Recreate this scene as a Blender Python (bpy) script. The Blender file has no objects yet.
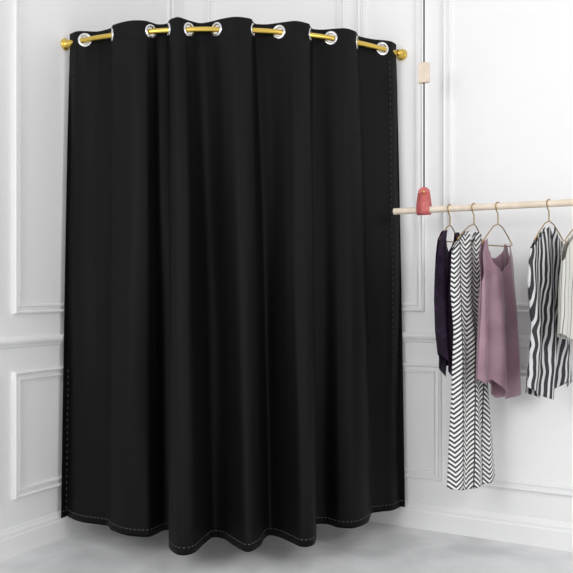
import bpy, bmesh, math, random
from mathutils import Vector, Matrix, noise
random.seed(4)
S = bpy.context.scene
try:
    S.view_settings.view_transform = 'Standard'
except Exception: pass
F=800.0; CX=286.5; HY=290.0; CAMH=1.2
CAMW=(2.837,-3.862); TH=math.radians(28.87)
fw=(-math.sin(TH),math.cos(TH)); rt=(math.cos(TH),math.sin(TH))
def at(px,depth):           # bearing + distance from the viewpoint -> room plan position
    l=(px-CX)/F*depth
    return Vector((CAMW[0]+fw[0]*depth+rt[0]*l, CAMW[1]+fw[1]*depth+rt[1]*l))
def ray(px):
    k=(px-CX)/F
    return (fw[0]+rt[0]*k, fw[1]+rt[1]*k)
def right_wall(px,off=0.0):  # depth for plane y=-off
    d=ray(px); return (-off-CAMW[1])/d[1]
def left_wall(px,off=0.0):
    d=ray(px); return (off-CAMW[0])/d[0] if d[0]<-1e-4 else 99
def zat(y,depth): return CAMH+(HY-y)*depth/F

# ---------- materials
def mat(name,col,rough=0.6,metal=0.0,**k):
    m=bpy.data.materials.new(name); m.use_nodes=True
    b=m.node_tree.nodes['Principled BSDF']
    b.inputs['Base Color'].default_value=(*col,1); b.inputs['Roughness'].default_value=rough
    b.inputs['Metallic'].default_value=metal
    for kk,v in k.items(): b.inputs[kk.replace('_',' ')].default_value=v
    return m
def nodes(m): return m.node_tree.nodes,m.node_tree.links,m.node_tree.nodes['Principled BSDF']
def add_noise_color(m,c1,c2,scale,detail=6,bump=0,coord='Object',lo=.35,hi=.65,dist=0):
    n,l,b=nodes(m)
    tc=n.new('ShaderNodeTexCoord'); t=n.new('ShaderNodeTexNoise'); t.inputs['Scale'].default_value=scale
    t.inputs['Detail'].default_value=detail; t.inputs['Distortion'].default_value=dist
    l.new(tc.outputs[coord],t.inputs['Vector'])
    r=n.new('ShaderNodeValToRGB'); r.color_ramp.elements[0].position=lo; r.color_ramp.elements[1].position=hi
    r.color_ramp.elements[0].color=(*c1,1); r.color_ramp.elements[1].color=(*c2,1)
    l.new(t.outputs['Fac'],r.inputs['Fac']); l.new(r.outputs['Color'],b.inputs['Base Color'])
    if bump:
        bp=n.new('ShaderNodeBump'); bp.inputs['Strength'].default_value=bump; bp.inputs['Distance'].default_value=.01
        l.new(t.outputs['Fac'],bp.inputs['Height']); l.new(bp.outputs['Normal'],b.inputs['Normal'])
M_wall=mat('white_wall_paint',(.84,.84,.845),.55); add_noise_color(M_wall,(.84,.84,.842),(.855,.855,.857),3)
M_trim=mat('white_trim_paint',(.84,.84,.845),.45); add_noise_color(M_trim,(.84,.84,.842),(.855,.855,.857),4)
M_floor=mat('pale_concrete',(.6,.6,.6),.4); add_noise_color(M_floor,(.57,.575,.58),(.74,.745,.75),2.6,10,.05,lo=.36,hi=.60,dist=.5)
M_cloth=mat('black_blackout_fabric',(.0035,.0035,.0037),.62)
n,l,b=nodes(M_cloth)
b.inputs['Specular IOR Level'].default_value=.14
M_gold=mat('brushed_gold',(.74,.52,.11),.28,1.0)
M_silver=mat('grommet_steel',(.72,.73,.74),.2,1.0)
M_thread=mat('white_thread',(.17,.17,.17),.8)
M_wood=mat('pale_beech',(.78,.62,.45),.5); add_noise_color(M_wood,(.70,.59,.47),(.80,.70,.58),18)
M_coral=mat('coral_leather',(.60,.13,.12),.5); add_noise_color(M_coral,(.50,.11,.105),(.60,.15,.14),60,bump=.1)
M_cord=mat('black_cord',(.02,.02,.02),.7)
M_wire=mat('hanger_brass_wire',(.40,.25,.09),.35,1.0)

def newobj(name,me,parent=None):
    o=bpy.data.objects.new(name,me); S.collection.objects.link(o)
    if parent: o.parent=parent
    return o
def mesh(name,vs,fs,m,parent=None,smooth=False):
    me=bpy.data.meshes.new(name); me.from_pydata([tuple(v) for v in vs],[],fs); me.materials.append(m)
    if smooth:
        for p in me.polygons: p.use_smooth=True
    me.update(); return newobj(name,me,parent)
def box(name,x0,x1,y0,y1,z0,z1,m,parent=None,bev=0):
    vs=[(x,y,z) for x in(x0,x1) for y in(y0,y1) for z in(z0,z1)]
    fs=[(0,1,3,2),(4,6,7,5),(0,4,5,1),(2,3,7,6),(0,2,6,4),(1,5,7,3)]
    o=mesh(name,vs,fs,m,parent)
    if bev:
        md=o.modifiers.new('b','BEVEL'); md.width=bev; md.segments=3
    return o
def empty(name,loc=(0,0,0)):
    o=bpy.data.objects.new(name,None); S.collection.objects.link(o); o.empty_display_size=.1
    return o
def tube(name,pts,r,m,parent=None,res=8,cyc=False):
    c=bpy.data.curves.new(name,'CURVE'); c.dimensions='3D'; sp=c.splines.new('POLY'); sp.points.add(len(pts)-1)
    for i,p in enumerate(pts): sp.points[i].co=(*p,1)
    sp.use_cyclic_u=cyc; c.bevel_depth=r; c.bevel_resolution=res; c.use_fill_caps=True; c.materials.append(m)
    sp.use_smooth=True
    o=newobj(name,c,parent)
    dg=bpy.context.evaluated_depsgraph_get(); me=bpy.data.meshes.new_from_object(o.evaluated_get(dg))
    bpy.data.objects.remove(o); 
    for p in me.polygons: p.use_smooth=True
    return newobj(name,me,parent)
def lathe(name,prof,origin,axis,m,parent=None,seg=32):
    axis=Vector(axis).normalized(); a=axis.orthogonal().normalized(); b=axis.cross(a)
    vs=[];fs=[]
    for (h,r) in prof:
        for i in range(seg):
            t=2*math.pi*i/seg
            vs.append(Vector(origin)+axis*h+(a*math.cos(t)+b*math.sin(t))*r)
    for j in range(len(prof)-1):
        for i in range(seg):
            k=(i+1)%seg; fs.append((j*seg+i,j*seg+k,(j+1)*seg+k,(j+1)*seg+i))
    fs.append(tuple(range(seg))[::-1]); fs.append(tuple((len(prof)-1)*seg+i for i in range(seg)))
    return mesh(name,vs,fs,m,parent,True)

# ---------- room shell
H=3.2
box('wall_right',-.12,4.2,0,.12,0,H,M_wall)
box('wall_left',-.12,0,-4.2,0,0,H,M_wall)
box('floor',-.12,4.6,-4.6,.12,-.1,0,M_floor)
PROF=[(0,0),(.002,.014),(.009,.019),(.016,.014),(.018,.004),(.032,.005),(.035,.014),(.043,.013),(.046,0)]
tn=[0]
def frame(wall,a0,a1,z0,z1):
    tn[0]+=1; vs=[];fs=[]
    for (o,h) in PROF:
        for (a,z) in((a0+o,z0+o),(a1-o,z0+o),(a1-o,z1-o),(a0+o,z1-o)):
            vs.append((a,-h,z) if wall=='r' else (h,-a,z))
    for j in range(len(PROF)-1):
        for i in range(4):
            k=(i+1)%4; fs.append((j*4+i,j*4+k,(j+1)*4+k,(j+1)*4+i))
    mesh('trim_%d'%tn[0],vs,fs,M_trim)
def ra(px): return at(px,right_wall(px)).x
def la(px): return -at(px,left_wall(px)).y
for a0,a1 in((ra(208),ra(346)),(ra(358),ra(425)),(ra(443),ra(443)+1.25),(ra(443)+1.32,ra(443)+1.9)):
    frame('r',a0,a1,1.09,3.05)
for a0,a1 in((ra(208),ra(346)),(ra(358),ra(442)),(ra(456),ra(443)+1.25),(ra(443)+1.32,ra(443)+1.9)):
    frame('r',a0,a1,.25,.83)
for a0,a1 in((.10,la(12)),(la(12)+.09,la(12)+1.2)):
    frame('l',a0,a1,1.09,3.05); frame('l',a0,a1,.25,.83)
def run(name,wall,prof,L):
    vs=[];fs=[]
    for a in(0,L):
        for (h,z) in prof:
            vs.append((a,-h,z) if wall=='r' else (h,-a,z))
    n=len(prof)
    for i in range(n-1): fs.append((i,i+1,n+i+1,n+i))
    fs.append(tuple(range(n))); fs.append(tuple(range(n,2*n))[::-1])
    mesh(name,vs,fs,M_trim)
BB=[(0,.0),(.02,.0),(.02,.085),(.016,.093),(.016,.105),(.009,.115),(.006,.125),(0,.128)]
CR=[(0,.935),(.008,.94),(.012,.95),(.022,.957),(.026,.968),(.022,.978),(.010,.984),(0,.987)]
run('baseboard_right','r',BB,4.2); run('baseboard_left','l',BB,4.2)
run('trim_chair_rail_right','r',CR,4.2); run('trim_chair_rail_left','l',CR,4.2)

# ---------- curtain rod (bowed corner rod)
RH=2.40
L=at(65,left_wall(65)); R=at(402,right_wall(402)); A=at(235,3.69)
def circ(p,q,r):
    ax,ay,bx,by,cx,cy=*p,*q,*r
    d=2*(ax*(by-cy)+bx*(cy-ay)+cx*(ay-by))
    ux=((ax*ax+ay*ay)*(by-cy)+(bx*bx+by*by)*(cy-ay)+(cx*cx+cy*cy)*(ay-by))/d
    uy=((ax*ax+ay*ay)*(cx-bx)+(bx*bx+by*by)*(ax-cx)+(cx*cx+cy*cy)*(bx-ax))/d
    return Vector((ux,uy))
O=circ(L,A,R); RAD=(L-O).length
def arc_depth(px):
    d=Vector(ray(px)); c=Vector(CAMW)-O
    a=d.dot(d); b_=2*c.dot(d); cc=c.dot(c)-RAD*RAD
    q=b_*b_-4*a*cc
    t=(-b_-math.sqrt(max(q,0)))/(2*a)
    t=min(t,left_wall(px,.0),right_wall(px,.0))
    return t
rod=empty('curtain_rod')
pts=[]
for i in range(81):
    px=65+(402-65)*i/80; p=at(px,arc_depth(px)); pts.append((p.x,p.y,RH))
pts[0]=(0.0,L.y,RH); pts[-1]=(R.x,0,RH)
tube('rod_pipe',pts,.0125,M_gold,rod,8)
fl=[(0,.028),(.005,.029),(.010,.024),(.016,.018),(.045,.017),(.05,.0155)]
lathe('flange_left',fl,pts[0],(1,0,0),M_gold,rod)
lathe('flange_right',fl,pts[-1],(0,-1,0),M_gold,rod)

# ---------- curtain
TOPC=[(70,.005),(77,.022),(85,0),(98,-.04),(111,-.02),(114,.022),(130,.05),(144,.032),(151,0),(158,-.035),(167,-.03),(170,.02),(177,.05),(183,.03),(189,0),(200,-.04),(211,-.02),(222,.02),(236,.05),(250,.034),(252.5,0),(256,-.035),(268,-.03),(285,.02),(296,.05),(308,.034),(310,0),(313,-.035),(323,-.025),(336,.02),(346,.05),(355,.034),(357,0),(360,-.03),(374,-.022),(387,.015),(392,.02),(396,.0)]
HEMC=[(61,-.05),(69,.01),(81,.07),(97,.09),(108,.08),(113,.12),(128,.17),(146,.16),(156,.11),(166,.06),(179,.09),(169,.26),(178,.36),(193,.345),(204,.23),(213,.15),(224,.16),(234,.25),(247,.34),(259,.28),(264,.19),(270,.15),(280,.19),(291,.27),(302,.335),(314,.31),(316,.15),(311,.06),(326,.06),(340,.14),(354,.18),(367,.14),(370,.05),(372,.01),(382,.04),(391,.06),(399,.03),(405,-.03)]
def cr(P,u):
    n=len(P)-1; i=min(int(u),n-1); f=u-i
    p0=P[max(i-1,0)];p1=P[i];p2=P[i+1];p3=P[min(i+2,n)]
    return tuple(.5*((2*b)+(-a+c)*f+(2*a-5*b+4*c-d)*f*f+(-a+3*b-3*c+d)*f**3) for a,b,c,d in zip(p0,p1,p2,p3))
NC=37*12; TOPZ=RH+.043; HEMZ=.104
def cpos(u,z):
    w=0 if z>RH-.04 else ((RH-.04-z)/(RH-.04-HEMZ))**.75
    a=cr(TOPC,u); c=cr(HEMC,u)
    px=a[0]*(1-w)+c[0]*w; d=a[1]*(1-w)+c[1]*w
    d+=.2*a[1]*min(1,w*1.5)
    d+=.016*min(1,w*2)*noise.noise(Vector((u*.45,z*1.1,0)))*2
    dep=arc_depth(px)-d
    dep=min(dep,left_wall(px,.034),right_wall(px,.034))
    p=at(px,dep)
    return Vector((p.x,p.y,z))
zs=[TOPZ-.006*i for i in range(16)]
zz=zs[-1]; NR=80
zs+= [zz+(HEMZ-zz)*(i/NR) for i in range(1,NR+1)]
cross=[]
prev=None
for i in range(NC*4+1):
    u=i/(NC*4)*37; d=cr(TOPC,u)[1]
    if prev is not None and (d>0)!=(prev>0) and .8<u<36.4: cross.append(u)
    prev=d
gc=[cpos(u,RH) for u in cross]
vs=[];fs=[]
cols=[i/NC*37 for i in range(NC+1)]
for z in zs:
    for u in cols: vs.append(cpos(u,z))
n=NC+1
for j in range(len(zs)-1):
    for i in range(NC):
        f=(j*n+i,j*n+i+1,(j+1)*n+i+1,(j+1)*n+i)
        if j<16:
            c=(vs[f[0]]+vs[f[2]])/2
            if any((c-g).length<.0235 for g in gc): continue
        fs.append(f)
curtain=empty('black_grommet_curtain')
cl=mesh('cloth',vs,fs,M_cloth,curtain,True)
sd=cl.modifiers.new('t','SOLIDIFY'); sd.thickness=.0015
for k,(u,g) in enumerate(zip(cross,gc)):
    tg=(cpos(u+.25,RH)-cpos(u-.25,RH)).normalized(); nrm=tg.cross(Vector((0,0,1))).normalized()
    prof=[(-.005,.0225),(-.006,.026),(-.005,.0315),(-.002,.034),(.002,.034),(.005,.0315),(.006,.026),(.005,.0225),(-.005,.0225)]
    a=nrm.orthogonal().normalized(); b2=nrm.cross(a); vv=[];ff=[];sg=36
    for (h,r) in prof[:-1]:
        for i in range(sg):
            t=2*math.pi*i/sg; vv.append(g+nrm*h+(a*math.cos(t)+b2*math.sin(t))*r)
    m_=len(prof)-1
    for j in range(m_):
        for i in range(sg):
            q=(i+1)%sg; jj=(j+1)%m_; ff.append((j*sg+i,j*sg+q,jj*sg+q,jj*sg+i))
    mesh('grommet_%d'%(k+1),vv,ff,M_silver,curtain,True)
# stitching
vv=[];ff=[]
camp=Vector((CAMW[0],CAMW[1],CAMH))
def dash(p,q,w=.0008):
    d=(q-p).normalized(); toc=(camp-p).normalized(); s=d.cross(toc).normalized(); up=s.cross(d)
    if up.dot(toc)<0: up=-up
    o=up*.0022; b0=len(vv)
    for e in(p,q):
        for (a,b_) in((-1,-1),(1,-1),(1,1),(-1,1)): vv.append(e+o+s*w*a+up*.0008*b_)
    ff.extend([(b0,b0+1,b0+5,b0+4),(b0+1,b0+2,b0+6,b0+5),(b0+2,b0+3,b0+7,b0+6),(b0+3,b0,b0+4,b0+7),(b0,b0+3,b0+2,b0+1),(b0+4,b0+5,b0+6,b0+7)])
z=HEMZ+.03; acc=0; last=cpos(0,z); start=None; on=False; u=0
while u<37:
    u+=.02; p=cpos(u,z); acc+=(p-last).length; last=p
    if not on and acc>.010: on=True; start=p; acc=0
    elif on and acc>.008:
        dash(start,p); on=False; acc=0
for uu,dd in((.7,.030),(35.4,.030)):
    z=HEMZ+.04
    while z<TOPZ-.08:
        dash(cpos(uu,z),cpos(uu,z+.009),.0007); z+=dd
mesh('hem_stitching',vv,ff,M_thread,curtain)

# ---------- hanging clothes rail
RO=.24
rail=empty('hanging_clothes_rail')
def railp(px):
    D=right_wall(px,RO); p=at(px,D); return p,D
p0,D0=railp(394); RZ=zat(211.5,D0)
tube('wood_pole',[(p0.x+i*.05,-RO,RZ) for i in range(int(1.9/.05)+1)],.0155,M_wood,rail)
def suspender(x,tag):
    P=Vector((x,-RO,RZ)); w=.031
    D=right_wall(424,RO)
    prof=[]
    for i in range(17):
        t=math.pi+math.pi*i/16
        prof.append((.0185*math.cos(t),.0185*math.sin(t)))
    outer=[(-.004,.085)]+[(-.0185,.03)]+prof+[(.0185,.03),(.004,.085)]
    vs_=[];fs_=[];N=len(outer)
    for (yy,z_) in outer:
        k=1 if z_<.06 else .9
        for xx in(-w*k,w*k): vs_.append((P.x+xx,P.y+yy,P.z+z_-.004))
    for i in range(N-1): fs_.append((2*i,2*i+1,2*i+3,2*i+2))
    o=mesh('leather_loop_'+tag,vs_,fs_,M_coral,rail,True)
    md=o.modifiers.new('s','SOLIDIFY'); md.thickness=.004; md.offset=0
    hv=[];hf=[];K=20
    for yy in(-.005,.005):
        hv.append((P.x,P.y+yy,P.z+.08))
        for i in range(K):
            t=2*math.pi*i/K; hv.append((P.x+.028*math.cos(t),P.y+yy,P.z+.082+.027*math.sin(t)))
    for i in range(K):
        k=(i+1)%K; hf.append((0,1+i,1+k)); hf.append((K+1,K+2+k,K+2+i)); hf.append((1+i,K+2+i,K+2+k,1+k))
    mesh('leather_head_'+tag,hv,hf,M_coral,rail)
    lathe('rivet_'+tag,[(0,.006),(.002,.006),(.004,.004)],(P.x,P.y-.005,P.z+.085),(0,-1,0),M_gold,rail,16)
    ztop=2.82
    tube('cord_'+tag,[(P.x,P.y,P.z+.10),(P.x,P.y,ztop)],.0036,M_cord,rail,3)
    b0=zat(83,D);b1=zat(63,D)
    box('wood_block_'+tag,P.x-.026,P.x+.026,P.y-.014,P.y+.014,b0,b1,M_wood,rail,.003)
    tube('wall_hook_'+tag,[(P.x,0,ztop+.03),(P.x,-.12,ztop+.03),(P.x,-RO+.01,ztop+.01),(P.x,-RO,ztop),(P.x,-RO-.012,ztop+.012)],.006,M_gold,rail,4)
    lathe('hook_plate_'+tag,[(0,.025),(.006,.025),(.008,.02)],(P.x,0,ztop+.03),(0,-1,0),M_gold,rail)
pc,DC=railp(424); suspender(pc.x,'a'); suspender(p0.x+1.75,'b')

# ---------- garments
Wc=Vector((.75,.66)).normalized()
Wv=Vector((rt[0]*Wc.x+fw[0]*Wc.y, rt[1]*Wc.x+fw[1]*Wc.y,0)).normalized()
Nv=Vector((Wv.y,-Wv.x,0))
if Nv.y>0: Nv=-Nv
def lin(T,x):
    if x<=T[0][0]: return T[0][1]
    for a,b_ in zip(T,T[1:]):
        if x<=b_[0]:
            f=(x-a[0])/(b_[0]-a[0]+1e-9); return a[1]+(b_[1]-a[1])*f
    return T[-1][1]
def kfac(px):
    k=(px-CX)/F; r=Vector((1,-k)).normalized(); return Wc.dot(r)
def hanger(px,yneck,yend,xl,xr,parent=None):
    p,D=railp(px); k=kfac(px); c=Vector((p.x,p.y,RZ))
    def P(u,z): return c+Wv*u+Vector((0,0,z))
    z=lambda y:(zat(y,D)-RZ)
    ul=(xl-px)/F*D/k; ur=(xr-px)/F*D/k
    pts=[P(.0185*math.cos(t),.0185*math.sin(t)) for t in [math.radians(-20+ i*14) for i in range(15)]]
    pts+= [P(-.012,-.02),P(0,-.035),P(0,z(yneck))]
    h=empty('clothes_hanger')
    tube('hook',pts,.0026,M_wire,h,4)
    tube('shoulders',[P(0,z(yneck)),P(ur*.3,z(yneck)-.012),P(ur*.7,z(yneck+(yend-yneck)*.6)),P(ur,z(yend)),P(ur*.85,z(yend)-.008),P(0,z(yend)-.008),P(ul*.85,z(yend)-.008),P(ul,z(yend)),P(ul*.7,z(yneck+(yend-yneck)*.6)),P(ul*.3,z(yneck)-.012)],.0026,M_wire,h,4,True)
def garment(name,px,rows,top,bot,m,thick=.03,folds=5,amp=.010,backtop=None,seed=0,nu=110,nv=90):
    p,D=railp(px); k=kfac(px); c=Vector((p.x,p.y,0))
    Lr=[(r[0],r[1]) for r in rows]; Rr=[(r[0],r[2]) for r in rows]
    vs=[];fs=[];uvs=[]
    for side in(1,-1):
        base=len(vs)
        for j in range(nv+1):
            t=j/nv
            for i in range(nu+1):
                s=-1+2*i/nu
                tp=lin(top if side==1 else (backtop or top),s)
                y=tp+(lin(bot,s)-tp)*t
                xl=lin(Lr,y); xr=lin(Rr,y); x=xl+(xr-xl)*(s+1)/2
                u=(x-px)/F*D/k; z=zat(y,D)
                yy=(y-rows[0][0])/(rows[-1][0]-rows[0][0])
                grow=min(1,.25+yy*1.1)
                env=math.sqrt(max(0,1-s*s))
                nn=side*thick*(env*.75+.02)*min(1,.35+yy*1.6)
                ph=s*folds*math.pi+.6*math.sin(y*.02+seed)+seed
                nn+=amp*grow*math.sin(ph+(.9 if side<0 else 0))*(.4+.6*env)+.006*noise.noise(Vector((u*14,z*7,seed)))*env
                q=c+Wv*u+Nv*nn; vs.append((q.x,q.y,z)); uvs.append((u,z))
        n=nu+1
        for j in range(nv):
            for i in range(nu):
                f=(base+j*n+i,base+j*n+i+1,base+(j+1)*n+i+1,base+(j+1)*n+i)
                fs.append(f if side==1 else f[::-1])
    o=mesh(name,vs,fs,m,None,True)
    uv=o.data.uv_layers.new(name='UVMap')
    for lp in o.data.loops: uv.data[lp.index].uv=uvs[lp.vertex_index]
    md=o.modifiers.new('s','SOLIDIFY'); md.thickness=.0012; md.offset=0
    return o
# fabric materials
M_dark=mat('dark_plum_satin',(.02,.014,.028),.55,Specular_IOR_Level=.2); add_noise_color(M_dark,(.012,.005,.017),(.032,.014,.042),30,4,.15,lo=.4,hi=.7)
M_mauve=mat('mauve_satin',(.22,.15,.19),.36,Sheen_Weight=.1); add_noise_color(M_mauve,(.27,.155,.20),(.35,.215,.27),9)
def mathn(n,l,op,a,b=None,c=None):
    q=n.new('ShaderNodeMath'); q.operation=op
    for i,v in enumerate((a,b,c)):
        if v is None: continue
        if isinstance(v,(int,float)): q.inputs[i].default_value=v
        else: l.new(v,q.inputs[i])
    return q.outputs[0]
M_dress=mat('herringbone_print',(.8,.8,.8),.7)
n_,l_,b_=nodes(M_dress)
uvn=n_.new('ShaderNodeUVMap'); uvn.uv_map='UVMap'; sx=n_.new('ShaderNodeSeparateXYZ'); l_.new(uvn.outputs[0],sx.inputs[0])
pp=mathn(n_,l_,'PINGPONG',mathn(n_,l_,'ADD',sx.outputs[0],5.0),.040)
v=mathn(n_,l_,'ADD',sx.outputs[1],mathn(n_,l_,'MULTIPLY',pp,.85))
fr=mathn(n_,l_,'FRACT',mathn(n_,l_,'MULTIPLY',v,1/.0215))
st=mathn(n_,l_,'GREATER_THAN',fr,.52)
seam=mathn(n_,l_,'LESS_THAN',pp,.003)
st2=mathn(n_,l_,'MAXIMUM',st,seam)
mx=n_.new('ShaderNodeMixRGB'); mx.inputs[1].default_value=(.82,.81,.80,1); mx.inputs[2].default_value=(.03,.03,.033,1)
l_.new(st2,mx.inputs[0]); l_.new(mx.outputs[0],b_.inputs['Base Color'])
def striped(name,scale,dist,c1,c2,thr=.5,rot=0):
    m=mat(name,(.5,.5,.5),.6); n_,l_,b_=nodes(m)
    uvn=n_.new('ShaderNodeUVMap'); uvn.uv_map='UVMap'
    mp=n_.new('ShaderNodeMapping'); mp.inputs['Rotation'].default_value=(0,0,rot); l_.new(uvn.outputs[0],mp.inputs[0])
    w=n_.new('ShaderNodeTexWave'); w.inputs['Scale'].default_value=scale; w.inputs['Distortion'].default_value=dist
    w.inputs['Detail'].default_value=1; w.inputs['Detail Scale'].default_value=.6; l_.new(mp.outputs[0],w.inputs['Vector'])
    g=mathn(n_,l_,'GREATER_THAN',w.outputs['Fac'],thr)
    mx=n_.new('ShaderNodeMixRGB'); mx.inputs[1].default_value=(*c1,1); mx.inputs[2].default_value=(*c2,1)
    l_.new(g,mx.inputs[0]); l_.new(mx.outputs[0],b_.inputs['Base Color']); return m
M_str=striped('bold_stripe_print',14.5,4.5,(.015,.015,.018),(.60,.60,.61),.64,.10)
M_cream=striped('cream_pinstripe',11,1.2,(.58,.57,.53),(.12,.12,.12),.97,.1)

garment('plum_camisole',450,[(228,442,458),(240,437,462),(262,437,461),(300,436,461),(330,437,461),(360,440,459),(378,442,455)],
  [(-1,264),(-.88,246),(-.76,232),(-.52,230),(-.36,246),(-.1,256),(.2,256),(.42,246),(.56,232),(.78,232),(.9,248),(1,264)],
  [(-1,352),(-.5,366),(-.1,377),(.3,368),(1,356)],M_dark,.035,3,.014,seed=1)
garment('herringbone_dress',474,[(231,462,483),(248,453,484),(290,452,484),(330,455,484),(400,453,489),(488,449,496)],
  [(-1,256),(-.85,242),(-.65,233),(-.35,231),(-.1,246),(.1,246),(.35,231),(.7,234),(.9,244),(1,256)],
  [(-1,482),(-.4,486),(0,486),(.5,485),(1,482)],M_dress,.035,3,.010,seed=2.2,nv=140)
garment('mauve_tank_top',498,[(236,483,511),(256,480,514),(275,482,514),(300,481,516),(350,478,518),(402,475,521)],
  [(-1,282),(-.90,260),(-.82,242),(-.66,239),(-.55,252),(-.4,264),(-.15,271),(.15,272),(.40,264),(.52,253),(.62,243),(.80,244),(.9,263),(1,282)],
  [(-1,376),(-.75,382),(-.4,378),(-.1,389),(.25,400),(.6,397),(1,388)],M_mauve,.04,2.6,.020,
  backtop=[(-1,282),(-.90,260),(-.82,242),(-.66,239),(-.5,248),(-.15,257),(.15,258),(.46,250),(.62,243),(.80,244),(.9,263),(1,282)],seed=3.1)
garment('striped_blouse',549,[(226,543,555),(238,536,562),(250,531,567),(280,529,568),(325,532,567),(360,530,569),(400,527,570)],
  [(-1,250),(-.8,240),(-.5,229),(-.3,226),(0,240),(.3,227),(.5,230),(.8,241),(1,250)],
  [(-1,384),(-.6,392),(-.2,398),(.1,390),(.5,380),(.75,390),(1,384)],M_str,.04,3,.016,seed=4)
garment('cream_blouse',580,[(231,570,588),(250,564,596),(290,562,598),(342,560,600)],
  [(-1,262),(-.8,245),(-.4,232),(0,246),(.4,232),(.8,245),(1,262)],
  [(-1,332),(-.6,338),(0,341),(.5,337),(1,334)],M_cream,.04,3,.012,seed=5)
for a in((450,225,240,440,458),(474,224,240,458,482),(498,224,244,483,512),(549,221,240,536,563),(580,224,242,566,592)): hanger(*a)

# ---------- light
w=bpy.data.worlds.new('world'); S.world=w; w.use_nodes=True
w.node_tree.nodes['Background'].inputs[0].default_value=(.99,.99,1,1); w.node_tree.nodes['Background'].inputs[1].default_value=.89
def area(name,loc,target,size,e,col=(1,1,1)):
    d=bpy.data.lights.new(name,'AREA'); d.energy=e; d.size=size; d.color=col
    o=newobj(name,d); o.location=loc; o.rotation_euler=(Vector(target)-Vector(loc)).to_track_quat('-Z','Y').to_euler()
area('softbox_key',(.6,-5.0,2.4),(.9,0,.8),1.5,54)
area('softbox_side',(4.6,-2.0,2.4),(.3,-1,.9),1.0,33)

c=bpy.data.cameras.new('camera'); co=newobj('camera',c); co.location=(CAMW[0],CAMW[1],CAMH)
co.rotation_euler=(math.pi/2,0,TH); c.sensor_width=36; c.lens=36*F/573; c.shift_y=(HY-CX)/573
S.camera=co
